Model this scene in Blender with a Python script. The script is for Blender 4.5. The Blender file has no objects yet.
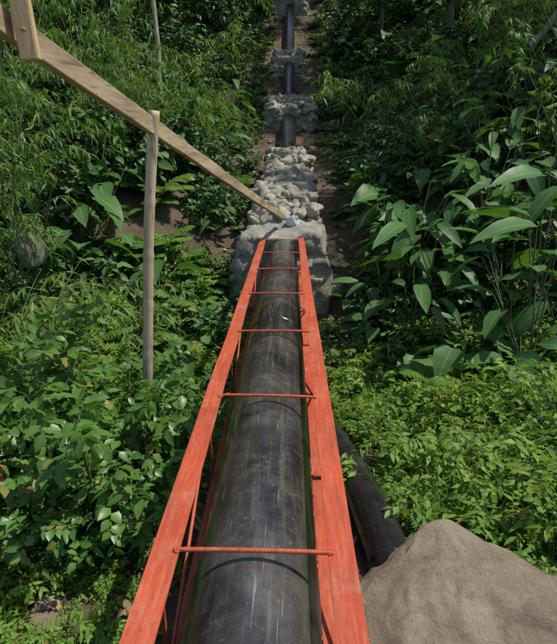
import bpy, math, random
import numpy as np
from mathutils import Vector, noise, Matrix
R = np.random.RandomState(7)
random.seed(7)
scene = bpy.context.scene
col = scene.collection

# ------------------------------------------------------------------ materials
def newmat(name):
    m = bpy.data.materials.new(name); m.use_nodes = True
    nt = m.node_tree; nt.nodes.clear()
    out = nt.nodes.new('ShaderNodeOutputMaterial')
    return m, nt, out
class NT:
    def __init__(s, nt): s.nt = nt
    def n(s, t, **kw):
        x = s.nt.nodes.new(t)
        for k, v in kw.items():
            if k.startswith('i_'):
                x.inputs[k[2:].replace('_', ' ')].default_value = v
            else: setattr(x, k, v)
        return x
    def l(s, a, b): s.nt.links.new(a, b)
    def mix(s, fac, a, b, bt='MIX'):
        x = s.nt.nodes.new('ShaderNodeMix'); x.data_type = 'RGBA'; x.blend_type = bt
        for sock, val in ((x.inputs[0], fac), (x.inputs[6], a), (x.inputs[7], b)):
            if hasattr(val, 'links'): s.l(val, sock)
            elif isinstance(val, (int, float)): sock.default_value = val
            else: sock.default_value = (*val, 1)
        return x.outputs[2]
    def math(s, op, a, b=0.0, clamp=False):
        x = s.nt.nodes.new('ShaderNodeMath'); x.operation = op; x.use_clamp = clamp
        for i, val in enumerate((a, b)):
            if hasattr(val, 'links'): s.l(val, x.inputs[i])
            else: x.inputs[i].default_value = val
        return x.outputs[0]
    def ramp(s, fac, lo, hi):
        x = s.nt.nodes.new('ShaderNodeMapRange')
        x.inputs[1].default_value = lo; x.inputs[2].default_value = hi
        s.l(fac, x.inputs[0]); return x.outputs[0]
    def noise(s, scale, detail=6, rough=.6, vec=None, dist=0):
        x = s.nt.nodes.new('ShaderNodeTexNoise')
        x.inputs['Scale'].default_value = scale; x.inputs['Detail'].default_value = detail
        x.inputs['Roughness'].default_value = rough; x.inputs['Distortion'].default_value = dist
        if vec is not None: s.l(vec, x.inputs['Vector'])
        return x.outputs[0]
    def coord(s, scale=(1, 1, 1)):
        t = s.nt.nodes.new('ShaderNodeTexCoord'); m = s.nt.nodes.new('ShaderNodeMapping')
        m.inputs['Scale'].default_value = scale; s.l(t.outputs['Object'], m.inputs[0]); return m.outputs[0]
    def bump(s, h, st, dist=.02):
        x = s.nt.nodes.new('ShaderNodeBump'); x.inputs['Strength'].default_value = st
        x.inputs['Distance'].default_value = dist; s.l(h, x.inputs['Height']); return x.outputs[0]

def leafmat(name, c1, c2, c3, rough=.4, trans=.3, vein=0.35, dry=0.03, vfreq=14, spec=.25):
    m, nt, out = newmat(name); N = NT(nt)
    at = N.n('ShaderNodeAttribute'); at.attribute_name = 'leafuv'
    sp = N.n('ShaderNodeSeparateXYZ'); N.l(at.outputs['Vector'], sp.inputs[0])
    oi = N.n('ShaderNodeObjectInfo')
    c = N.mix(sp.outputs[2], c1, c2)
    c = N.mix(N.math('MULTIPLY', oi.outputs['Random'], .8), c, c3)
    if vein > 0:
        ab = N.math('ABSOLUTE', sp.outputs[0])
        mid = N.math('SUBTRACT', 1.0, N.ramp(ab, .02, .12), True)
        w = N.math('SINE', N.math('MULTIPLY', N.math('SUBTRACT', sp.outputs[1], N.math('MULTIPLY', ab, .22)), vfreq * 6.28))
        w = N.math('MULTIPLY', N.ramp(w, .6, 1.0), .35)
        vv = N.math('MULTIPLY', N.math('MAXIMUM', mid, w), vein)
        c = N.mix(vv, c, (.22, .33, .10))
    if dry > 0:
        dr = N.math('LESS_THAN', N.math('FRACT', N.math('MULTIPLY', sp.outputs[2], 37.7)), dry)
        c = N.mix(dr, c, (.20, .19, .04))
    p = N.n('ShaderNodeBsdfPrincipled'); N.l(c, p.inputs['Base Color'])
    p.inputs['Roughness'].default_value = rough
    p.inputs['Specular IOR Level'].default_value = spec
    if trans > 0:
        tr = N.n('ShaderNodeBsdfTranslucent')
        tc = N.mix(1.0, c, (1.6, 1.75, .5), 'MULTIPLY'); N.l(tc, tr.inputs[0])
        ms = N.n('ShaderNodeMixShader'); ms.inputs[0].default_value = trans
        N.l(p.outputs[0], ms.inputs[1]); N.l(tr.outputs[0], ms.inputs[2]); N.l(ms.outputs[0], out.inputs[0])
    else: N.l(p.outputs[0], out.inputs[0])
    return m

def simplemat(name, c1, c2, c3=None, scale=6, rough=.8, bump=.5, bs=30, dist=.01, stretch=(1, 1, 1), lo=.35, hi=.65, metallic=0):
    m, nt, out = newmat(name); N = NT(nt)
    co = N.coord(stretch)
    a = N.ramp(N.noise(scale, 8, .65, co), lo, hi)
    c = N.mix(a, c1, c2)
    if c3 is not None:
        b = N.ramp(N.noise(scale * 2.7, 8, .7, co, 1.0), .52, .68)
        c = N.mix(b, c, c3)
    p = N.n('ShaderNodeBsdfPrincipled'); N.l(c, p.inputs['Base Color'])
    p.inputs['Roughness'].default_value = rough; p.inputs['Metallic'].default_value = metallic
    N.l(N.bump(N.noise(bs, 10, .7, co), bump, dist), p.inputs['Normal'])
    N.l(p.outputs[0], out.inputs[0]); return m

M_shrub = leafmat('broad_leaf', (.045, .125, .025), (.12, .25, .045), (.080, .17, .03), rough=.38, trans=.32, spec=.4)
M_dark = leafmat('hill_leaf', (.030, .088, .024), (.070, .155, .040), (.06, .12, .03), rough=.5, trans=0, vein=.2)
M_dark2 = leafmat('hill_leaf_yellowish', (.065, .135, .028), (.12, .22, .042), (.11, .17, .03), rough=.5, trans=0, vein=.2)
M_bright = leafmat('undergrowth_leaf', (.070, .165, .028), (.19, .33, .055), (.17, .27, .035), rough=.5, trans=.36, vein=.2)
M_big = leafmat('giant_leaf', (.034, .105, .034), (.075, .17, .050), (.07, .155, .038), rough=.46, trans=.25, vein=.45, dry=.0, spec=.22)
M_fern = leafmat('fern_leaf', (.06, .15, .03), (.12, .25, .04), (.12, .21, .03), rough=.55, trans=.3, dry=.0, vein=0)
M_bam = leafmat('bamboo_leaf', (.055, .13, .03), (.14, .25, .055), (.12, .19, .035), rough=.5, trans=.3, vein=0)
M_litter = leafmat('dead_leaf', (.12, .08, .04), (.28, .20, .115), (.2, .13, .07), rough=.8, trans=0, vein=.1, dry=0)
M_stem = simplemat('green_stem', (.06, .09, .03), (.11, .12, .05), scale=12)
M_bark = simplemat('tree_bark', (.05, .045, .03), (.12, .105, .075), (.045, .06, .025), scale=5, stretch=(1, 1, .3), bump=.8)
M_palebark = simplemat('pale_bark', (.20, .19, .13), (.36, .33, .25), (.10, .11, .06), scale=7, stretch=(1, 1, .4), bump=.6)
M_stone = simplemat('field_stone', (.16, .145, .105), (.42, .38, .29), (.085, .095, .045), scale=2.2, bump=.8, bs=22, lo=.3, hi=.7)
M_mortar = simplemat('mortar', (.18, .17, .135), (.36, .34, .28), (.08, .09, .045), scale=4, bump=.9, bs=25, dist=.02)
M_concrete = simplemat('rough_concrete', (.20, .19, .15), (.38, .36, .29), (.085, .10, .045), scale=2.6, bump=1, bs=16, dist=.04, rough=.9)
M_mossrock = simplemat('mossy_rock', (.04, .07, .02), (.11, .12, .06), (.15, .135, .10), scale=5, bump=.9, bs=18, rough=.9)
M_plank = simplemat('weathered_plank', (.22, .155, .09), (.44, .34, .21), (.11, .08, .05), scale=9, stretch=(1, .06, 1), bump=.6, bs=40, dist=.004)
M_bamboo = simplemat('dry_bamboo', (.36, .28, .17), (.56, .47, .32), (.15, .115, .065), scale=8, stretch=(1, 1, .12), bump=.4, bs=30, dist=.004, rough=.6)
M_timber = simplemat('sawn_timber', (.42, .28, .125), (.60, .45, .24), (.28, .19, .095), scale=12, stretch=(1, 1, .1), bump=.5, bs=40, dist=.003, rough=.7)
M_root = simplemat('root_wood', (.15, .10, .06), (.25, .18, .11), scale=8)

def bouldermat():
    m, nt, out = newmat('boulder_rock'); N = NT(nt); co = N.coord()
    c = N.mix(N.ramp(N.noise(2.6, 10, .7, co), .32, .68), (.27, .215, .145), (.47, .39, .28))
    c = N.mix(N.math('MULTIPLY', N.ramp(N.noise(4.0, 12, .78, co, .8), .52, .66), .7), c, (.145, .12, .07))
    c = N.mix(N.math('MULTIPLY', N.ramp(N.noise(14, 10, .82, co), .5, .66), .55), c, (.50, .43, .33))
    c = N.mix(N.ramp(N.noise(38, 6, .75, co), .60, .70), c, (.11, .085, .05))
    c = N.mix(N.math('MULTIPLY', N.ramp(N.noise(1.7, 8, .8, co, .5), .58, .70), .5), c, (.09, .105, .04))
    p = N.n('ShaderNodeBsdfPrincipled'); N.l(c, p.inputs['Base Color']); p.inputs['Roughness'].default_value = .92
    h = N.math('ADD', N.noise(5, 14, .74, co), N.math('MULTIPLY', N.noise(34, 8, .75, co), .2))
    N.l(N.bump(h, 1, .08), p.inputs['Normal']); N.l(p.outputs[0], out.inputs[0]); return m
M_boulder = bouldermat()

def soil():
    m, nt, out = newmat('forest_soil'); N = NT(nt)
    co = N.coord()
    c = N.mix(N.ramp(N.noise(1.3, 8, .65, co), .3, .7), (.075, .048, .028), (.17, .115, .07))
    c = N.mix(N.ramp(N.noise(14, 8, .7, co), .5, .75), c, (.24, .175, .115))
    c = N.mix(N.ramp(N.noise(.9, 7, .7, co, .6), .50, .62), c, (.045, .07, .02))
    c = N.mix(N.ramp(N.noise(40, 4, .7, co), .56, .7), c, (.05, .035, .02))
    p = N.n('ShaderNodeBsdfPrincipled'); N.l(c, p.inputs['Base Color']); p.inputs['Roughness'].default_value = .95
    h = N.math('ADD', N.noise(12, 10, .75, co), N.noise(45, 6, .7, co))
    N.l(N.bump(h, .9, .04), p.inputs['Normal']); N.l(p.outputs[0], out.inputs[0]); return m
M_soil = soil()

def pipemat(name, amt):
    # black plastic under patchy dust, smears along the pipe and dried splashes
    m, nt, out = newmat(name); N = NT(nt)
    co = N.coord((1, 1, 1)); lon = N.coord((7, .5, 7)); lon2 = N.coord((22, .7, 22))
    geo = N.n('ShaderNodeNewGeometry'); sp = N.n('ShaderNodeSeparateXYZ'); N.l(geo.outputs['Normal'], sp.inputs[0])
    top = N.ramp(sp.outputs[2], .0, 1.0)
    c = N.mix(N.ramp(N.noise(3, 6, .6, co), .3, .7), (.006, .006, .007), (.013, .013, .016))
    patch = N.ramp(N.noise(1.3, 14, .70, co, .15), .40, .66)
    patch2 = N.ramp(N.noise(5.5, 14, .78, co, .1), .42, .72)
    film = N.math('ADD', .02, N.math('MULTIPLY', patch, N.math('ADD', .12, N.math('MULTIPLY', patch2, .42))))
    c = N.mix(N.math('MULTIPLY', N.math('MULTIPLY', film, top), amt), c, (.31, .285, .24))
    str_ = N.ramp(N.noise(3, 12, .75, lon), .50, .85)
    c = N.mix(N.math('MULTIPLY', N.math('MULTIPLY', str_, top), .45 * amt), c, (.30, .28, .24))
    spl = N.ramp(N.noise(3.4, 14, .84, co, .1), .57, .72)
    c = N.mix(N.math('MULTIPLY', spl, .5 * amt), c, (.33, .28, .20))
    fine = N.ramp(N.noise(46, 5, .7, co), .62, .70)
    c = N.mix(N.math('MULTIPLY', fine, .35 * amt), c, (.38, .34, .27))
    sc = N.ramp(N.noise(5, 3, .5, lon2), .68, .73)
    c = N.mix(N.math('MULTIPLY', sc, .35 * amt), c, (.42, .41, .38))
    p = N.n('ShaderNodeBsdfPrincipled'); N.l(c, p.inputs['Base Color'])
    r = N.n('ShaderNodeMapRange'); N.l(N.math('MAXIMUM', patch, spl), r.inputs[0])
    r.inputs[3].default_value = .14; r.inputs[4].default_value = .34
    N.l(r.outputs[0], p.inputs['Roughness'])
    p.inputs['Specular IOR Level'].default_value = .8 if amt > .5 else .45
    h = N.math('ADD', N.noise(5, 5, .6, co), N.math('MULTIPLY', N.noise(30, 6, .7, lon), .10))
    N.l(N.bump(h, .16, .02), p.inputs['Normal'])
    N.l(p.outputs[0], out.inputs[0]); return m
M_pipe = pipemat('dusty_black_polyethylene', 1.0)
M_pipe2 = pipemat('black_polyethylene', .3)

def redmat():
    m, nt, out = newmat('faded_red_paint'); N = NT(nt)
    co = N.coord((1, 1, 1)); lon = N.coord((6, .5, 6))
    c = N.mix(N.ramp(N.noise(3, 6, .6, co), .3, .7), (.33, .045, .018), (.46, .078, .030))
    c = N.mix(N.math('MULTIPLY', N.ramp(N.noise(9, 9, .75, lon), .46, .74), .65), c, (.52, .19, .115))
    c = N.mix(N.math('MULTIPLY', N.ramp(N.noise(3.5, 10, .8, lon, 1), .50, .62), .6), c, (.20, .062, .036))
    c = N.mix(N.ramp(N.noise(34, 6, .7, co), .62, .70), c, (.12, .055, .03))
    c = N.mix(N.math('MULTIPLY', N.ramp(N.noise(2.2, 12, .8, co, .4), .52, .68), .5), c, (.36, .26, .18))
    p = N.n('ShaderNodeBsdfPrincipled'); N.l(c, p.inputs['Base Color']); p.inputs['Roughness'].default_value = .48
    p.inputs['Specular IOR Level'].default_value = .3
    N.l(N.bump(N.noise(35, 8, .7, co), .35, .004), p.inputs['Normal'])
    N.l(p.outputs[0], out.inputs[0]); return m
M_red = redmat()

def plasticmat():
    m, nt, out = newmat('clear_plastic'); N = NT(nt)
    p = N.n('ShaderNodeBsdfPrincipled'); p.inputs['Base Color'].default_value = (.72, .78, .82, 1)
    p.inputs['Roughness'].default_value = .2; p.inputs['Transmission Weight'].default_value = .5
    N.l(p.outputs[0], out.inputs[0]); return m
M_plastic = plasticmat()

# ------------------------------------------------------------------ mesh builder
class MB:
    def __init__(s): s.v = []; s.f = []; s.m = []; s.a = []; s.n = 0
    def add(s, v, f, mat=0, a=None):
        v = np.asarray(v, float).reshape(-1, 3); f = np.asarray(f, int).reshape(-1, 4)
        s.v.append(v); s.f.append(f + s.n); s.m.append(np.full(len(f), mat))
        s.a.append(np.zeros((len(v), 3)) if a is None else a); s.n += len(v)
    def tube(s, pts, rad, sides=6, mat=0, cap=False):
        pts = np.asarray(pts, float); n = len(pts); rad = np.broadcast_to(np.asarray(rad, float), (n,))
        t = np.gradient(pts, axis=0); t /= np.linalg.norm(t, axis=1)[:, None] + 1e-9
        ref = np.array([0, 0, 1.]) if abs(t[:, 2]).mean() < .8 else np.array([1., 0, 0])
        x = np.cross(t, ref); x /= np.linalg.norm(x, axis=1)[:, None] + 1e-9; y = np.cross(x, t)
        an = np.arange(sides) / sides * 2 * math.pi
        v = pts[:, None] + rad[:, None, None] * (np.cos(an)[None, :, None] * x[:, None] + np.sin(an)[None, :, None] * y[:, None])
        v = v.reshape(-1, 3); i = np.arange(n - 1)[:, None] * sides; j = np.arange(sides)[None]; k = (j + 1) % sides
        f = np.stack([i + j, i + k, i + sides + k, i + sides + j], -1).reshape(-1, 4)
        if cap:
            v = np.vstack([v, pts[0], pts[-1]]); c0 = n * sides; c1 = c0 + 1; e = (n - 1) * sides
            ex = []
            for q in range(0, sides, 2):
                ex.append([c0, (q + 2) % sides, (q + 1) % sides, q]); ex.append([c1, e + q, e + (q + 1) % sides, e + (q + 2) % sides])
            f = np.vstack([f, ex])
        s.add(v, f, mat)
    def leaves(s, P, D, U, L, W, K=3, prof=None, fold=.25, droop=.25, mat=0, wav=0.0):
        P = np.atleast_2d(P).astype(float); n = len(P)
        D = np.atleast_2d(D).astype(float); D = D / (np.linalg.norm(D, axis=1)[:, None] + 1e-9)
        U = np.broadcast_to(np.atleast_2d(U).astype(float), (n, 3))
        X = np.cross(D, U); X /= np.linalg.norm(X, axis=1)[:, None] + 1e-9; Z = np.cross(X, D)
        L = np.broadcast_to(np.asarray(L, float), (n,)); W = np.broadcast_to(np.asarray(W, float), (n,))
        t = np.linspace(0, 1, K + 1)
        w = (prof(t) if prof else np.sin(np.pi * np.clip(t, 0, 1) ** .75) ** .8) ; w = np.maximum(w, .03)
        side = np.array([-1, 0, 1.])
        tt = np.repeat(t, 3); ss = np.tile(side, K + 1); ww = np.repeat(w, 3) * ss
        zz = -droop * tt ** 2
        v = P[:, None] + X[:, None] * (ww[None, :, None] * W[:, None, None] * .5) + D[:, None] * (tt[None, :, None] * L[:, None, None]) \
            + Z[:, None] * ((zz[None] * L[:, None] + fold * np.abs(ww)[None] * W[:, None] * .5)[..., None])
        if wav: v += Z[:, None] * (wav * np.abs(ss)[None] * np.sin(tt * 22)[None] * W[:, None])[..., None]
        nv = 3 * (K + 1)
        q = []
        for k in range(K):
            b = 3 * k; q += [[b, b + 1, b + 4, b + 3], [b + 1, b + 2, b + 5, b + 4]]
        f = (np.array(q)[None] + (np.arange(n) * nv)[:, None, None]).reshape(-1, 4)
        tint = R.rand(n)
        a = np.stack([np.broadcast_to(ss, (n, nv)), np.broadcast_to(tt, (n, nv)), np.broadcast_to(tint[:, None], (n, nv))], -1).reshape(-1, 3)
        s.add(v.reshape(-1, 3), f, mat, a)
    def mesh(s, name, mats, smooth=True):
        v = np.vstack(s.v); f = np.vstack(s.f); m = np.concatenate(s.m); a = np.vstack(s.a)
        me = bpy.data.meshes.new(name)
        me.vertices.add(len(v)); me.vertices.foreach_set('co', v.ravel())
        me.loops.add(f.size); me.loops.foreach_set('vertex_index', f.ravel())
        me.polygons.add(len(f)); me.polygons.foreach_set('loop_start', np.arange(len(f)) * 4)
        me.polygons.foreach_set('loop_total', np.full(len(f), 4))
        me.polygons.foreach_set('material_index', m)
        me.polygons.foreach_set('use_smooth', np.full(len(f), smooth))
        at = me.attributes.new('leafuv', 'FLOAT_VECTOR', 'POINT'); at.data.foreach_set('vector', a.ravel())
        for x in mats: me.materials.append(x)
        me.update(calc_edges=True); me.validate(); return me

def obj(name, me, parent=None, loc=(0, 0, 0), rot=(0, 0, 0), sc=(1, 1, 1)):
    o = bpy.data.objects.new(name, me); col.objects.link(o)
    o.location = loc; o.rotation_euler = rot; o.scale = sc if hasattr(sc, '__len__') else (sc,) * 3
    if parent: o.parent = parent
    return o
def empty(name, loc=(0, 0, 0)):
    o = bpy.data.objects.new(name, None); o.empty_display_size = .1; col.objects.link(o); o.location = loc; return o

# ------------------------------------------------------------------ terrain
PY = [-60, -6, -.9, .2, 1.2, 2.2, 3.2, 5, 6.4, 8.3, 9.3, 10.2, 12, 14.5, 17.5, 19.3, 24, 26, 32, 45, 70, 130]
PZ = [1.5, .1, -.12, -.62, -.9, -.98, -1.2, -1.8, -1.9, -1.45, -.7, -.15, .4, 1.1, 2.1, 2.85, 4.6, 5.8, 8.9, 17, 35, 62]
def gz(x, y, n=True):
    z = float(np.interp(y, PY, PZ))
    a = max(0, abs(x + .1) - 1.3)
    k = float(np.interp(y, [-5, 1, 4, 7, 12, 30], [.02, .05, .16, .34, .34, .22]))
    rise = k * a if a < 8 else k * (8 + (a - 8) * .5)
    if x < 0 and y < 7: rise *= .8
    z += rise
    if n:
        z += .14 * noise.noise((x * .55, y * .55, 3.1)) * min(1, .3 + a) + .05 * noise.noise((x * 2.1, y * 2.1, 1.1)) + .7 * noise.noise((x * .12, y * .12, 5)) * min(1, a / 4)
    return z
def warp(n, lo, hi, c, s):
    u = np.linspace(-1, 1, n); w = np.sinh(s * u) / math.sinh(s)
    return np.where(w < 0, c + w * (c - lo), c + w * (hi - c))
xs = warp(241, -110, 110, 0, 4); ys = warp(281, -60, 130, 4, 3.4)
g = MB(); gx, gy = np.meshgrid(xs, ys)
gzv = np.array([gz(a, b) for a, b in zip(gx.ravel(), gy.ravel())])
nx = len(xs); ii, jj = np.meshgrid(np.arange(len(ys) - 1), np.arange(nx - 1), indexing='ij')
b = (ii * nx + jj).ravel()
g.add(np.stack([gx.ravel(), gy.ravel(), gzv], -1), np.stack([b, b + 1, b + nx + 1, b + nx], -1))
obj('ground', g.mesh('ground', [M_soil]))

# ------------------------------------------------------------------ plant archetypes
UP = np.array([0, 0, 1.])
def rnd(n, s=1.): return R.normal(0, s, (n, 3))
def curve(p, d, L, droop, n=8):
    p = np.array(p, float); d = np.array(d, float); d /= np.linalg.norm(d)
    t = np.linspace(0, 1, n)[:, None]
    return p + d * t * L + np.array([0, 0, -1.]) * droop * L * t ** 2
def at(c, t):
    x = t * (len(c) - 1); i = min(int(x), len(c) - 2); f = x - i
    return c[i] * (1 - f) + c[i + 1] * f
def shrub(name, h, spread, nst, ntw, nlf, LL, LW, mat, twig=.3, droop=.25, K=3):
    b = MB()
    for i in range(nst):
        az = R.rand() * 6.283; out = R.rand() ** .6 * spread
        d = np.array([math.cos(az) * out, math.sin(az) * out, 1.]);
        L = h * R.uniform(.65, 1.15) * np.linalg.norm(d) ** .3
        c = curve([R.normal(0, .05), R.normal(0, .05), 0], d, L * 1.1, R.uniform(.05, .3), 9)
        b.tube(c, np.linspace(.010, .003, 9) * max(h, .5), 5, 1)
        for j in range(ntw):
            t = R.uniform(.12, 1); p = at(c, t)
            ta = R.rand() * 6.283
            td = np.array([math.cos(ta), math.sin(ta), R.uniform(-.1, .7)])
            tc = curve(p, td, twig * R.uniform(.5, 1.2), R.uniform(.1, .4), 5)
            b.tube(tc, np.linspace(.003, .001, 5), 3, 1)
            ts = np.linspace(.15, 1, nlf)
            P = np.array([at(tc, q) for q in ts]); tdn = td / np.linalg.norm(td)
            sd = np.cross(tdn, UP); sd /= np.linalg.norm(sd) + 1e-9
            sg = np.where(np.arange(nlf) % 2 == 0, 1, -1)[:, None]
            D = tdn * .55 + sd * sg * .8 + rnd(nlf, .3) + np.array([0, 0, -.3])
            b.leaves(P, D, UP + rnd(nlf, .5), LL * R.uniform(.5, 1.25, nlf), LW * R.uniform(.7, 1.15, nlf), K, None, .25, droop, 0)
    return b.mesh(name, [mat, M_stem])
def fern(name, nf, L, mat=M_fern):
    b = MB()
    for i in range(nf):
        az = i / nf * 6.283 + R.normal(0, .2); el = R.uniform(.5, 1.4)
        d = np.array([math.cos(az), math.sin(az), el]); l = L * R.uniform(.75, 1.15)
        c = curve([0, 0, 0], d, l, R.uniform(.35, .65), 14); b.tube(c, np.linspace(.005, .0015, 14), 4, 1)
        n = 30; ts = np.linspace(.12, 1, n)
        P = np.array([at(c, q) for q in ts]); T = np.gradient(P, axis=0); T /= np.linalg.norm(T, axis=1)[:, None]
        sd = np.cross(T, UP); sd /= np.linalg.norm(sd, axis=1)[:, None]; nn = np.cross(sd, T)
        pl = .26 * l * np.sin(np.pi * (ts * .93 + .04)) ** .7
        for sg in (1, -1):
            b.leaves(P, sd * sg + T * .35 + rnd(n, .05), nn, pl, pl * .22 + .006, 2, lambda t: 1 - t ** 1.5, .1, .2, 0)
    return b.mesh(name, [mat, M_stem])
heart = lambda t: np.where(t < .25, .55 + 1.8 * t, np.maximum(0, 1.0 * (1 - ((t - .25) / .75) ** 1.7)))
ell = lambda t: np.sin(np.pi * np.clip(t, 0, 1) ** .85) ** .75
def bigplant(name, n, ph, LL, LW, prof, spread=.5, droop=.3, K=9, up=0.):
    b = MB()
    for i in range(n):
        az = i / n * 6.283 * 1.6 + R.normal(0, .3)
        d = np.array([math.cos(az) * spread, math.sin(az) * spread, 1.]); L = ph * R.uniform(.55, 1.15)
        c = curve([R.normal(0, .04), R.normal(0, .04), 0], d, L, R.uniform(.05, .15), 8); b.tube(c, np.linspace(.014, .007, 8), 6, 1)
        ld = np.array([math.cos(az), math.sin(az), R.uniform(-.45, .45) + up]); s = R.uniform(.7, 1.15)
        b.leaves(c[-1], ld, UP + rnd(1, .2)[0] + np.array([math.cos(az), math.sin(az), 0]) * .3, LL * s, LW * s, K, prof, .3, droop, 0, wav=.03)
    return b.mesh(name, [M_big, M_stem])
def bamboo(name, nc, h, lean, lmat=M_bam, LL=.2, LW=.026):
    b = MB()
    for i in range(nc):
        az = R.rand() * 6.283
        d = np.array([math.cos(az) * lean, math.sin(az) * lean, 1.]); L = h * R.uniform(.6, 1.1)
        c = curve([R.normal(0, .15), R.normal(0, .15), 0], d, L * 1.15, R.uniform(.15, .35), 14); b.tube(c, np.linspace(.018, .003, 14) * (h / 4) ** .5, 6, 1)
        for j in range(int(18 * h / 4)):
            t = R.uniform(.2, 1); p = at(c, t); ta = R.rand() * 6.283
            tc = curve(p, [math.cos(ta), math.sin(ta), R.uniform(0, .6)], R.uniform(.3, .8), R.uniform(.4, .8), 6); b.tube(tc, np.linspace(.003, .001, 6), 3, 1)
            n = 16; ts = R.uniform(.2, 1, n); P = np.array([at(tc, q) for q in ts])
            aa = R.rand(n) * 6.283
            D = np.stack([np.cos(aa), np.sin(aa), R.uniform(-1.1, .1, n)], -1) + (tc[-1] - tc[0]) * .8
            b.leaves(P, D, UP + rnd(n, .3), LL * R.uniform(.6, 1.2, n), LW, 3, lambda t: np.sin(np.pi * t ** .6), .2, .35, 0)
    return b.mesh(name, [lmat, M_stem])
def tuft(name, n, h, w=.008):
    b = MB(); aa = R.rand(n) * 6.283; s = R.uniform(.1, .7, n)
    D = np.stack([np.cos(aa) * s, np.sin(aa) * s, np.ones(n)], -1)
    P = rnd(n, .05); P[:, 2] = 0
    b.leaves(P, D, np.stack([-np.cos(aa), -np.sin(aa), np.full(n, .3)], -1) * -1, h * R.uniform(.4, 1.1, n), w, 4, lambda t: 1 - t ** 2, .3, .5, 0)
    return b.mesh(name, [M_bright, M_stem])
def tree(name, h, cr, nleaf, LL, bark=M_bark, lm=M_dark, base=.45):
    b = MB(); tp = np.array([[0, 0, -.3], [.05, 0, h * .2], [-.12, .1, h * .45], [.08, 0, h * .7], [.1, -.1, h]]) * 1.0
    t = np.linspace(0, 4, 16); pts = np.stack([np.interp(t, range(5), tp[:, k]) for k in range(3)], -1)
    b.tube(pts, np.linspace(.11, .03, 16) * h / 9, 9, 1)
    tips = []
    for i in range(16):
        q = R.uniform(base, 1); p = at(pts, q); az = R.rand() * 6.283; L = cr * R.uniform(.6, 1.1) * (1.25 - q * .5)
        c = curve(p, [math.cos(az), math.sin(az), R.uniform(.1, .9)], L, R.uniform(0, .25), 8); b.tube(c, np.linspace(.035, .01, 8) * h / 8, 6, 1)
        for j in range(6):
            p2 = at(c, R.uniform(.35, 1)); a2 = R.rand() * 6.283
            c2 = curve(p2, [math.cos(a2), math.sin(a2), R.uniform(-.2, .8)], L * R.uniform(.25, .5), .2, 5); b.tube(c2, np.linspace(.01, .003, 5), 4, 1)
            tips.append((c2, L))
    for i in range(22):   # leafy shoots and climbers along the lower trunk
        p = at(pts, R.uniform(.05, base)); az = R.rand() * 6.283
        tips.append((curve(p, [math.cos(az), math.sin(az), .2], R.uniform(.3, .9), .5, 5), 1))
    per = nleaf // len(tips)
    for c2, L in tips:
        P = np.array([at(c2, q) for q in R.uniform(.0, 1, per)]) + rnd(per, .16)
        D = rnd(per, 1.) * [1, 1, .5] + (c2[-1] - c2[0]); b.leaves(P, D, UP + rnd(per, .45), LL * R.uniform(.6, 1.2, per), LL * .42, 2, None, .25, .3, 0)
    return b.mesh(name, [lm, bark])

A_near = [shrub('shrub_near_%d' % i, 1.25, .85, 13, 15, 9, .102, .064, M_shrub, .30) for i in range(2)]
A_hill = [shrub('shrub_hill_%d' % i, 1.0, .9, 8, 10, 7, .16, .08, M_dark, .35, K=2) for i in range(3)]
A_hillb = [shrub('shrub_hill_broad_%d' % i, 1.0, 1.0, 7, 8, 6, .25, .14, M_dark, .4) for i in range(2)]
A_hilly = [shrub('shrub_hill_light_%d' % i, .8, 1.0, 8, 9, 7, .12, .055, M_dark2, .3, K=2) for i in range(2)]
A_hill2 = [shrub('shrub_narrow_%d' % i, 1.1, .8, 8, 10, 8, .19, .045, M_dark, .35, .4, K=2) for i in range(2)]
A_under = [shrub('undergrowth_%d' % i, .42, 1.3, 13, 10, 8, .052, .030, M_bright, .16, K=2) for i in range(3)]
A_under2 = [shrub('undergrowth_b_%d' % i, .5, 1.1, 9, 9, 7, .085, .036, M_bright, .2) for i in range(2)]
A_fern = [fern('fern_%d' % i, 9, .75) for i in range(2)]
A_taro = [bigplant('taro_%d' % i, 7, .8, .42, .30, heart, .6, .35) for i in range(2)]
A_heli = [bigplant('ginger_%d' % i, 9, 1.3, .58, .19, ell, .45, .4) for i in range(2)]
A_banana = [bigplant('banana_%d' % i, 8, 1.7, .70, .25, ell, .25, .5, 12, .3) for i in range(2)]
A_bam = [bamboo('bamboo_%d' % i, 5, 4.5, .35) for i in range(2)]
A_spray = [bamboo('bamboo_low_%d' % i, 6, 1.6, .7, M_bam, .17, .028) for i in range(2)]
A_grass = [tuft('grass_%d' % i, 70, .28) for i in range(2)]
A_tree = [tree('tree_a', 11, 3.4, 5200, .26, base=.5), tree('tree_b', 9.5, 3.0, 4600, .24, base=.5)]

def put(name, arch, x, y, s=1., par=None, dz=0, tilt=.12, rz=None):
    me = arch[R.randint(len(arch))] if isinstance(arch, list) else arch
    s = s * R.uniform(.85, 1.15)
    return obj(name, me, par, (x, y, gz(x, y) + dz), (R.normal(0, tilt), R.normal(0, tilt), R.rand() * 6.283 if rz is None else rz), (s, s, s * R.uniform(.85, 1.15)))

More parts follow.
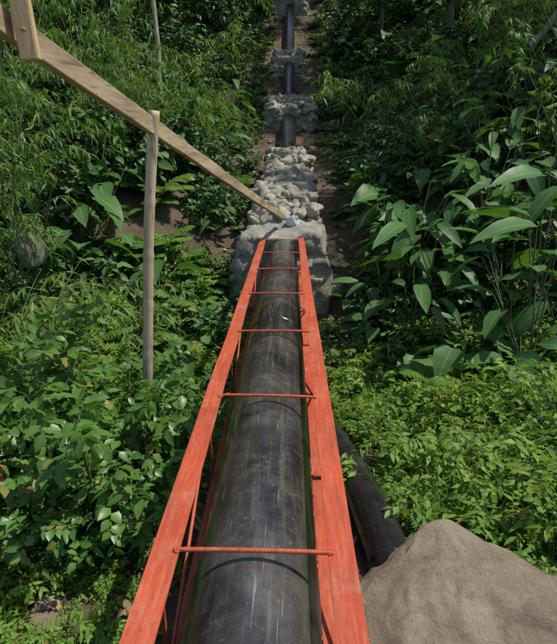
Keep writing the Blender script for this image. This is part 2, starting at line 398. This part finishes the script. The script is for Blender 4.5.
# hillside vegetation mass, in patches of one species
hill = empty('hillside_foliage')
kinds = [('shrub', A_hill, 1.), ('broad_shrub', A_hillb, 1.), ('light_shrub', A_hilly, 1.), ('shrub_narrow', A_hill2, 1.), ('fern', A_fern, 1.3), ('bamboo_sapling', A_spray, 1.1), ('ginger', A_heli, .95), ('taro', A_taro, 1.05)]
wt = [.38, .40, .34, .32, .32, .22, .24, .26]
for k in range(1500):
    y = 8 + 31 * R.rand() ** 1.25; wlim = .6 * y + 2.5; x = R.uniform(-wlim, wlim)
    lo = -1.40 - .3 * noise.noise((y * .6, 0, 0)) - max(0, min(.1, (y - 13) * .08))
    hi = 1.40 + .8 * noise.noise((y * .35, 9, 0)) + max(0, min(.5, (y - 11) * .14))
    if lo < x < hi: continue
    edge = min(abs(x - lo), abs(x - hi))
    s = R.uniform(.8, 1.35) * (1 + (y - 8) * .015) * (.55 if edge < .6 else 1)
    sc = [w + 1.1 * noise.noise((x * .34 + 17 * i, y * .28, i * 5.3)) + .22 * R.rand() for i, w in enumerate(wt)]
    nm, A, q = kinds[int(np.argmax(sc))]
    put(nm, A, x, y, s * q, hill)
for k in range(250):   # weeds along the cleared strip
    y = R.uniform(10, 31); x = R.choice([R.uniform(-1.7, -.95), R.uniform(.95, 2.1)])
    put('weed', [A_under[0], A_under2[0], A_fern[0], A_hill[0], A_grass[0]][R.randint(5)], x, y, R.uniform(.3, .65), hill)

# ravine undergrowth
und = empty('ravine_undergrowth')
for k in range(470):
    y = R.uniform(2.3, 9.2); right = R.rand() < .57
    x = R.uniform(.55, 1.2 + .62 * y) if right else R.uniform(-1.2 - .62 * y, -.75)
    if y < 3.3 and .3 < x < 1.0: continue
    if not right and y < 2.6 and x > -1.6: continue
    if abs(x + .15) < 1.15 and y > 7.9: continue
    if abs(x - .5) < .33 and y < 4.9: continue
    sh = min(1, .45 + abs(x + .1) * .25)
    r = R.rand() * .5 + .5 * (noise.noise((x * .8, y * .8, 44)) + .5)
    if y < 6.2:
        if r < .40: put('undergrowth', A_under, x, y, R.uniform(.9, 1.4) * sh * 1.2, und)
        elif r < .56: put('undergrowth', A_under2, x, y, R.uniform(.9, 1.4) * sh, und)
        elif r < .69: put('fern', A_fern, x, y, .8 * sh, und)
        else: put('grass', A_grass, x, y, 1.4, und)
    else:
        if r < .33: put('undergrowth', A_under2, x, y, R.uniform(1, 1.5) * sh, und)
        elif r < .50: put('shrub', A_hilly, x, y, R.uniform(.55, .9) * sh, und)
        elif r < .64: put('fern', A_fern, x, y, 1.05 * sh, und)
        else: put('broad_shrub', A_hillb, x, y, .7 * sh, und)
# near weeds
grs = empty('grass')
for k in range(230):
    y = R.uniform(.5, 3.2); x = R.uniform(-3.2, -.62) if R.rand() < .6 else R.uniform(.45, 3.5)
    if -1.4 < x < -.95 and 1.4 < y < 2.0: continue
    r = R.rand()
    if x > 0 and y < 2.5 and x < 1.9: continue
    put('tuft', A_grass if r < .6 else (A_under if r < .88 else A_under2), x, y, R.uniform(.3, .7), grs)
for k in range(60):
    put('tuft', [A_grass, A_grass, A_under, A_under2][k % 4], R.uniform(-1.9, -.66), R.uniform(1.1, 2.5), R.uniform(.25, .55), grs)
for k in range(40):
    put('tuft', [A_under, A_under2, A_grass, A_fern][k % 4], R.uniform(1.5, 3.2), R.uniform(1.8, 3.6), R.uniform(.7, 1.2), grs)

# near left bushes
for (x, y, s) in [(-1.42, 2.75, 1.0), (-1.95, 2.45, 1.1), (-1.2, 3.15, .85), (-2.3, 3.1, 1.15), (-1.7, 3.5, 1.05), (-2.9, 2.8, 1.1), (-1.28, 2.5, .65)]:
    put('leafy_shrub', A_near, x, y, s, tilt=.06)
# right big leaved plants
for (x, y, s) in [(1.95, 7.2, 1.0), (2.6, 7.6, 1.15), (3.3, 7.0, 1.2), (3.7, 6.2, 1.2), (2.2, 8.6, 1.2), (4.3, 7.4, 1.3), (1.7, 7.9, .9)]:
    put('ginger_plant', A_heli, x, y, s)
for (x, y, s) in [(2.95, 5.5, 1.1), (3.3, 6.2, 1.2), (3.9, 7.4, 1.2), (2.4, 7.9, 1.0)]:
    put('banana_plant', A_banana, x, y, s)
for (x, y, s) in [(2.3, 5.9, .95), (2.7, 5.2, 1.0), (3.3, 5.0, 1.0), (1.5, 7.4, .9), (3.8, 5.4, 1.1), (1.2, 8.3, .8), (-1.6, 6.8, .8), (1.75, 6.5, .95), (-2.3, 8.0, 1.1), (-2.0, 4.6, .9)]:
    put('taro_plant', A_taro, x, y, s)
for (x, y, s) in [(2.05, 4.7, .9), (2.5, 3.9, .8), (-1.45, 5.4, .9), (-2.6, 5.4, 1.3), (-3.1, 4.9, 1.3), (1.9, 5.6, 1.1), (-2.4, 6.9, 1.2), (-1.25, 4.8, .7), (-3.0, 6.2, 1.4), (1.55, 6.0, .9)]:
    put('fern_plant', A_fern, x, y, s, dz=.15)
for (x, y, s) in [(-4.2, 7.2, 1.0), (-5.2, 9.5, 1.1), (-2.9, 11.5, .95), (5.2, 9.5, 1.0), (4.6, 12.5, 1.0), (-6.5, 13, 1.2), (7.5, 14, 1.2), (3.3, 10.5, .75), (-4.6, 12, 1.1), (-3.9, 9.4, .8), (6.2, 11, 1.1)]:
    put('bamboo_clump', A_bam, x, y, s)
for (x, y, s) in [(-3.3, 4.6, 1.2), (-3.0, 6.2, 1.1), (-3.4, 5.2, 1.5)]:
    put('bamboo_shoot', A_spray, x, y, s)
for (x, y, s) in [(-11, 15, 1), (-6.6, 20.5, 1), (-12.5, 22, 1.1), (8.6, 11.5, 1.0), (11, 17, 1.1), (5.6, 19.5, 1.0), (9.5, 24, 1.1), (15, 22, 1.1),
                  (-7, 29, 1.1), (4.6, 30, 1.), (11, 31, 1.1), (-3.6, 37, 1.2), (-10, 35, 1.2), (6, 38, 1.2), (1.5, 43, 1.2), (-9.5, 10, .9),
                  (-3.4, 26, 1.), (3.9, 23.5, 1.), (7.6, 16, 1.), (-5.4, 16.5, .95), (3.2, 34, 1.1), (-5.5, 33, 1.1)]:
    put('tree', A_tree, x, y, s, tilt=.05)

# leaf litter
lb = MB(); n = 8500
lx = R.uniform(-4, 4, n); ly = np.concatenate([R.uniform(.3, 9, n // 3), R.uniform(9, 32, n - n // 3)])
lz = np.array([gz(a, c) for a, c in zip(lx, ly)]) + .012
aa = R.rand(n) * 6.283
lb.leaves(np.stack([lx, ly, lz], -1), np.stack([np.cos(aa), np.sin(aa), R.normal(0, .25, n)], -1), UP + rnd(n, .35), R.uniform(.05, .15, n), R.uniform(.02, .06, n), 3, None, .3, -.2, 0)
obj('leaf_litter', lb.mesh('leaf_litter', [M_litter]))

# ------------------------------------------------------------------ stones
import bmesh
_bm = bmesh.new(); bmesh.ops.create_cube(_bm, size=2); bmesh.ops.subdivide_edges(_bm, edges=_bm.edges, cuts=5, use_grid_fill=True)
_bm.verts.ensure_lookup_table(); CUBE = np.array([v.co[:] for v in _bm.verts]); CF = np.array([[v.index for v in f.verts] for f in _bm.faces]); _bm.free()
def rounded(p, k):   # blend cube -> sphere
    s = p / np.linalg.norm(p, axis=1)[:, None]; return p * (1 - k) + s * k * 1.15
def stone(b, c, size, mat=0, k=.6, seed=None, rough=.16, yaw=.35, tilt=.2):
    sd = R.rand(3) * 50; v = rounded(CUBE, k)
    d = np.array([noise.noise(Vector(q) * .9 + Vector(sd)) + .4 * noise.noise(Vector(q) * 2.4 + Vector(sd)) for q in v])
    v = v * (1 + rough * 1.6 * d)[:, None] * (np.array(size) / 2)
    Rm = np.array(Matrix.Rotation(R.normal(0, yaw), 3, 'Z') @ Matrix.Rotation(R.normal(0, tilt), 3, 'X') @ Matrix.Rotation(R.normal(0, tilt), 3, 'Y'))
    b.add(v @ Rm.T + np.array(c), CF, mat)
def gridcube(c):
    bm = bmesh.new(); bmesh.ops.create_cube(bm, size=2); bmesh.ops.subdivide_edges(bm, edges=bm.edges, cuts=c, use_grid_fill=True)
    a = np.array([v.co[:] for v in bm.verts]); f = np.array([[v.index for v in q.verts] for q in bm.faces]); bm.free(); return a, f
V, F = gridcube(25); V2, F2 = gridcube(11)
def masonry(name, x0, x1, y0, y1, drop, top, steps, fill=1.0):
    b = MB(); cx = (x0 + x1) / 2; hw = (x1 - x0) / 2
    for i in range(steps):
        ya = y0 + i * (y1 - y0) / steps; yb = y0 + (i + 1) * (y1 - y0) / steps; ym = (ya + yb) / 2
        w = hw * R.uniform(.84, 1.0) * (1 - .12 * i / steps); ox = R.normal(0, .04)
        zt = gz(cx, ym, False) + top + R.normal(0, .03); zb = zt - drop
        v = rounded(V2, .22) * [w * 1.0, (yb - ya) / 2 * 1.3, drop / 2] + [cx + ox, ym + .02, (zt + zb) / 2]
        v[:, 0] += (v[:, 0] - cx) * .18 * (zt - v[:, 2]) / drop
        v = np.array([q + np.array(Vector(noise.noise_vector(Vector(q) * 2.6)) * .10 + Vector(noise.noise_vector(Vector(q) * 8)) * .045) for q in v]); b.add(v, F2, 1)
        nst = int(fill * (2 * w * drop + 2 * (yb - ya) * drop + 2 * w * (yb - ya)) / .045)
        for q in range(nst):
            r = R.rand(); s = R.uniform(.09, .32); sz = (s * R.uniform(.9, 1.5), s * .85, s * R.uniform(.5, .95))
            z = R.uniform(zb, zt - .03); fl = 1 + .18 * (zt - z) / drop
            if r < .5: p = (cx + ox + R.uniform(-w * .9, w * .9) * fl, ya - .02 + R.normal(0, .025), z)
            elif r < .75: p = (cx + ox + R.choice([-1, 1]) * w * .97 * fl, R.uniform(ya, yb), z)
            else: p = (cx + ox + R.uniform(-w, w) * .9, R.uniform(ya, yb), zt - .05 + R.normal(0, .02))
            stone(b, p, sz, 0, R.uniform(.2, .6), rough=.22, yaw=.5 if r < .5 else 1.2, tilt=.35)
    obj(name, b.mesh(name, [M_stone, M_mortar]))
masonry('stone_masonry_pier', -.80, .62, 9.9, 12.0, 1.0, .60, 4)
masonry('stone_masonry_pier', -.62, .48, 12.0, 14.0, .9, .60, 3)
masonry('stone_masonry_pier', -.88, .78, 17.7, 19.1, 1.05, .62, 2)
masonry('stone_masonry_pier', -.78, .60, 24.3, 25.6, 1.0, .55, 2)
masonry('stone_masonry_pier', -1.0, .9, 32.2, 34, 1.2, .7, 2)

# concrete pier where the span lands
b = MB()
v = rounded(V, .2); tap = 1 + .16 * (1 - v[:, 2])
v = v * [.76, .72, .86] ; v[:, 0] *= tap; v[:, 1] *= 1 + .10 * (1 - V[:, 2])
v += [-.14, 9.25, -.78]
v = np.array([q + np.array(Vector(noise.noise_vector(Vector(q) * 1.7)) * .15 + Vector(noise.noise_vector(Vector(q) * 6)) * .06 + Vector(noise.noise_vector(Vector(q) * 15)) * .025) for q in v])
b.add(v, F, 0)
for k in range(80):
    s = R.choice([-1, 1]); z = R.uniform(-1.6, -.35); q = R.uniform(.12, .34)
    if R.rand() < .5: stone(b, (-.14 + s * (.73 + .15 * (-z)), R.uniform(8.6, 9.8), z), (q, q * 1.2, q * .7), 1, R.uniform(.3, .6), yaw=.6)
    else: stone(b, (R.uniform(-.9, .65), 8.63 + z * .06, z), (q * 1.2, q * .8, q * .7), 1, R.uniform(.3, .6))
for k in range(40): # rubble on top rear
    q = R.uniform(.12, .32)
    stone(b, (R.uniform(-.75, .5), R.uniform(9.5, 10.1), .03 + R.uniform(0, .3)), (q * 1.2, q, q * .7), 1, tilt=.35)
obj('concrete_pier', b.mesh('concrete_pier', [M_concrete, M_stone]))

def bigrock(name, c, size, mat, rot, seed, amp=.22, fl=.35, a2=.2, vf=None):
    b = MB(); VV, FF = vf or (V, F); v = rounded(VV, fl + .4); sd = Vector((seed, seed * 2, 1))
    v = v * (np.array(size) / 2)
    v = np.array([q + np.array(Vector(noise.noise_vector(Vector(q) * 1.6 + sd)) * amp + Vector(noise.noise_vector(Vector(q) * 5 + sd)) * amp * a2 + Vector(noise.noise_vector(Vector(q) * 16 + sd)) * amp * a2 * .3) for q in v])
    b.add(v, FF, 0); obj(name, b.mesh(name, [mat]), None, c, rot)
bigrock('boulder', (1.14, 1.80, -1.12), (1.5, 1.0, .98), M_boulder, (.05, .16, -.12), 3.3, .16, .5, .24, gridcube(48))
bigrock('mossy_boulder', (-3.55, 6.4, .20), (.5, .5, .42), M_mossrock, (0, 0, .3), 8)
bigrock('buried_rock', (-1.2, 1.85, -1.03), (.34, .26, .18), M_boulder, (0, .1, .5), 12, .08)
sb = MB()
for k in range(280):
    x = R.uniform(-3, 2.5); y = R.uniform(.4, 8) if k < 110 else R.uniform(9, 28)
    if k >= 110: x = R.uniform(-1.7, 2.0)
    s = R.uniform(.03, .14); stone(sb, (x, y, gz(x, y) + s * .12), (s * 1.3, s, s * .7), 0, .6)
obj('loose_stones', sb.mesh('loose_stones', [M_stone]))

# ------------------------------------------------------------------ pipeline
PX, PR, PZc = -.125, .255, -.285
b = MB()
yy = np.linspace(-1.6, 8.9, 60)
b.tube(np.stack([np.full(60, PX), yy, np.full(60, PZc)], -1), PR, 64, 0)
for wy in (4.25,):   # butt weld bead
    q = np.linspace(-.012, .012, 5)
    for o in (-.011, .011):
        b.tube(np.stack([np.full(5, PX), wy + o + q, np.full(5, PZc)], -1), PR + .007 * np.sqrt(np.maximum(0, 1 - (q / .0121) ** 2)), 64, 0)
hy = np.linspace(9.6, 36, 60)
hz = np.array([np.interp(a, PY, PZ) for a in hy]); hz = np.convolve(np.pad(hz, 3, 'edge'), np.ones(7) / 7, 'valid') + .27
b.tube(np.stack([np.full(60, -.06), hy, hz], -1), PR * .95, 40, 1)
obj('water_pipe', b.mesh('water_pipe', [M_pipe, M_pipe2]))
# branch pipe passing under the boulder
kp = np.array([[.66, 1.2, -1.12], [.655, 1.7, -1.0], [.64, 2.2, -.93], [.60, 2.8, -1.0], [.54, 3.6, -1.2], [.44, 4.8, -1.56], [.34, 6.2, -2.05]])
s = np.linspace(0, len(kp) - 1, 50); c = np.stack([np.interp(s, range(len(kp)), kp[:, k]) for k in range(3)], -1)
for _ in range(6): c[1:-1] = (c[:-2] + c[1:-1] * 2 + c[2:]) / 4
b = MB(); b.tube(c, .145, 40, 0)
p = c[17]; d = c[18] - c[16]; d = d / np.linalg.norm(d) * .02; b.tube(np.array([p - d, p, p + d]), [.146, .156, .146], 40, 0)
obj('branch_pipe', b.mesh('branch_pipe', [M_pipe2]))

# ------------------------------------------------------------------ red steel trough frame
frame = empty('red_steel_frame')
def bevelbox(name, lo, hi, mat, parent, bw=.002):
    bm = bmesh.new(); bmesh.ops.create_cube(bm, size=1)
    lo = Vector(lo); hi = Vector(hi); s = hi - lo; c = (hi + lo) / 2
    for vv in bm.verts: vv.co = Vector((vv.co.x * s.x, vv.co.y * s.y, vv.co.z * s.z)) + c
    bmesh.ops.bevel(bm, geom=bm.edges[:], offset=bw, segments=2, affect='EDGES')
    me = bpy.data.meshes.new(name); bm.to_mesh(me); bm.free(); me.materials.append(mat); return obj(name, me, parent)
def angle(name, xa, xb, flx, y0, y1, z, fh=.095, th=.008):
    bm = bmesh.new(); s = 1 if flx == xb else -1
    if s == 1: prof = [(xa, z), (xb, z), (xb, z - fh), (xb - th, z - fh), (xb - th, z - th), (xa, z - th)]
    else: prof = [(xb, z), (xb, z - th), (xa + th, z - th), (xa + th, z - fh), (xa, z - fh), (xa, z)]
    n = 60; rows = []
    for i in range(n + 1):
        y = y0 + (y1 - y0) * i / n
        w = .007 * noise.noise((y * 1.1, xa * 9, 0)); w2 = .008 * noise.noise((y * .9, xa * 9, 7))
        rows.append([bm.verts.new((px + w, y, pz + w2)) for px, pz in prof])
    for i in range(n):
        for j in range(6): bm.faces.new([rows[i][j], rows[i][(j + 1) % 6], rows[i + 1][(j + 1) % 6], rows[i + 1][j]])
    bm.faces.new(rows[0]); bm.faces.new(rows[-1]); bmesh.ops.recalc_face_normals(bm, faces=bm.faces)
    me = bpy.data.meshes.new(name); bm.to_mesh(me); bm.free(); me.materials.append(M_red); return obj(name, me, frame)
Y0, Y1 = -.9, 8.62
angle('top_chord_1', -.51, -.405, -.51, Y0, Y1, 0); angle('top_chord_2', .155, .255, .255, Y0, Y1, 0)
angle('bottom_chord_1', -.49, -.41, -.49, Y0, Y1, -.58, .08); angle('bottom_chord_2', .16, .24, .24, Y0, Y1, -.58, .08)
ties = [.2, 1.40, 2.61, 3.75, 4.89, 6.06, 7.12, 8.27]
def bar(name, p, q, r, sides=10, ribs=False):
    b = MB(); p = np.array(p); q = np.array(q); L = np.linalg.norm(q - p); n = int(L / .004) if ribs else 8
    t = np.linspace(0, 1, n)[:, None]; pts = p + (q - p) * t; pts[:, 2] += .004 * np.sin(t[:, 0] * 3.1)
    rad = np.full(n, r)
    if ribs: rad = r * (1 + .16 * (np.arange(n) % 3 == 0))
    b.tube(pts, rad, sides, 0); me = b.mesh(name, [M_red]); return obj(name, me, frame)
for i, y in enumerate(ties):
    dy = R.normal(0, .012)
    bar('rebar_tie_%d' % i, (-.418, y + dy, .006), (.168, y - dy * .5, .006), .0085, 10, i < 4)
    bar('bottom_tie_%d' % i, (-.42, y, -.572), (.17, y, -.572), .010)
    for sx, x in ((0, -.488), (1, .236)):
        bevelbox('vertical_%d_%d' % (i, sx), (x - .004, y - .02, -.58), (x + .004, y + .02, -.01), M_red, frame)
        if i < len(ties) - 1:
            bar('diagonal_%d_%d' % (i, sx), (x + (.014 if sx == 0 else -.014), y, -.56 if i % 2 else -.04), (x + (.014 if sx == 0 else -.014), ties[i + 1], -.04 if i % 2 else -.56), .009)
wb = MB()
for y in ties:
    for x in (-.412, .162): stone(wb, (x, y, .004), (.026, .02, .012), 0, .9)
obj('weld_seams', wb.mesh('weld_seams', [M_red]), frame)

# ------------------------------------------------------------------ hand rail and posts
rail = empty('wooden_handrail')
p0 = Vector((-1.25, .92, 2.13)); p1 = Vector((-.12, 9.1, .30)); d = p1 - p0
bm = bmesh.new(); nseg = 60; rows = []
zax = d.normalized(); xax = zax.cross(Vector((0, 0, 1))).normalized(); yax = xax.cross(zax)
for i in range(nseg + 1):
    t = i / nseg; c = p0 + d * t + Vector((.012 * math.sin(t * 5), 0, -.02 * math.sin(t * 3.14)))
    w = .022 + .003 * noise.noise((t * 9, 0, 0)); h = .053 + .008 * noise.noise((t * 12, 4, 0))
    rows.append([bm.verts.new(c + xax * a * w + yax * e * h) for a, e in ((-1, -.9), (-.8, -1), (.8, -1), (1, -.9), (1, .9), (.8, 1), (-.8, 1), (-1, .9))])
for i in range(nseg):
    for j in range(8): bm.faces.new([rows[i][j], rows[i][(j + 1) % 8], rows[i + 1][(j + 1) % 8], rows[i + 1][j]])
bm.faces.new(rows[0]); bm.faces.new(rows[-1]); bmesh.ops.recalc_face_normals(bm, faces=bm.faces)
me = bpy.data.meshes.new('plank'); bm.to_mesh(me); bm.free(); me.materials.append(M_plank); obj('plank', me, rail)
tb = bevelbox('timber_upright', (-.034, -.022, 0), (.034, .022, 1.1), M_timber, rail, .004)
tb.location = (-1.0, 2.06, 1.74); tb.rotation_euler = (0, -.05, .1)
nb = MB(); nb.tube(np.array([[-1.0, 2.025, 1.84], [-1.0, 2.037, 1.84]]), .006, 8, 0, True); obj('nail', nb.mesh('nail', [M_stone]), rail)
def bamboo_post(name, p, q, r, parent=None):
    b = MB(); p = np.array(p, float); q = np.array(q, float); n = 90; t = np.linspace(0, 1, n)[:, None]
    pts = p + (q - p) * t; pts[:, 0] += .015 * np.sin(t[:, 0] * 6); rad = np.full(n, r) * np.linspace(1.1, .95, n)
    for k in (13, 26, 38, 50, 61, 72, 82): rad[k] *= 1.13; rad[k + 1] *= .96
    b.tube(pts, rad, 14, 0, True); me = b.mesh(name, [M_bamboo]); return obj(name, me, parent)
bamboo_post('bamboo_post', (-1.26, 3.42, -1.35), (-.875, 3.36, 1.665), .037)

# clear plastic bag on the pier
b = MB(); vv = rounded(CUBE, .8) * [.11, .09, .11]
vv = np.array([q + np.array(Vector(noise.noise_vector(Vector(q) * 14)) * .05) for q in vv]); b.add(vv, CF, 0)
b.tube(np.array([[0, 0, .09], [.01, 0, .14], [.02, .01, .17], [.03, .01, .21]]), [.05, .015, .02, .05], 10, 0)
obj('plastic_bag', b.mesh('plastic_bag', [M_plastic], False), None, (.07, 9.15, .19))

b2 = bevelbox('red_steel_offcut', (-.05, -.5, -.004), (.05, .5, .004), M_red, None); b2.location = (-1.62, 1.95, -.5); b2.rotation_euler = (.35, .7, .5)

def trunk(name, pts, r0, r1, mat):
    b = MB(); pts = np.array(pts, float); t = np.linspace(0, len(pts) - 1, 30)
    P = np.stack([np.interp(t, range(len(pts)), pts[:, k]) for k in range(3)], -1); P[:, 0] += .03 * np.sin(t * 5)
    b.tube(P, np.linspace(r0, r1, 30), 8, 0); obj(name, b.mesh(name, [mat]))
trunk('bare_tree_trunk', [(-3.6, 14, 1.2), (-3.4, 14, 4), (-3.7, 14.2, 7)], .08, .05, M_palebark)
trunk('bare_branch', [(5.2, 12, 3.6), (5.9, 12, 4.5), (7.0, 12.5, 6)], .08, .05, M_palebark)
rb = MB()
for k in range(18):
    x = R.uniform(-2.0, -.75); y = R.uniform(1.2, 2.4); a = R.rand() * 6.28; L = R.uniform(.2, .7)
    pts = [(x + math.cos(a) * L * q, y + math.sin(a) * L * q + .05 * math.sin(q * 7), 0) for q in np.linspace(0, 1, 10)]
    pts = np.array([(u, w, gz(u, w) + .012) for u, w, _ in pts]); rb.tube(pts, R.uniform(.004, .011), 6, 0)
obj('fallen_twigs', rb.mesh('fallen_twigs', [M_root]))

# ------------------------------------------------------------------ light, world, camera
el = math.radians(62); az = math.radians(86)   # azimuth clockwise from +Y
sd = Vector((math.sin(az) * math.cos(el), math.cos(az) * math.cos(el), math.sin(el)))
L = bpy.data.lights.new('sun', 'SUN'); L.energy = 5.0; L.angle = math.radians(.6); L.color = (1, .95, .85)
so = bpy.data.objects.new('sun', L); col.objects.link(so); so.rotation_euler = (-sd).to_track_quat('-Z', 'Y').to_euler(); so.location = (0, 0, 30)
w = bpy.data.worlds.new('World'); scene.world = w; w.use_nodes = True
nt = w.node_tree; bg = nt.nodes['Background']; sky = nt.nodes.new('ShaderNodeTexSky'); sky.sky_type = 'NISHITA'; sky.sun_disc = False
sky.sun_elevation = el; sky.sun_rotation = az; nt.links.new(sky.outputs[0], bg.inputs[0]); bg.inputs[1].default_value = .15
cam = bpy.data.cameras.new('camera'); cam.sensor_fit = 'VERTICAL'; cam.sensor_height = 24; cam.lens = 24 * 480 / 644; cam.clip_end = 600; cam.clip_start = .05
co = bpy.data.objects.new('camera', cam); col.objects.link(co); co.location = (0, 0, 1.4); co.rotation_euler = (math.radians(70.7), 0, math.radians(1.3))
scene.camera = co
scene.view_settings.view_transform = 'Standard'; scene.view_settings.look = 'None'; scene.view_settings.exposure = 0
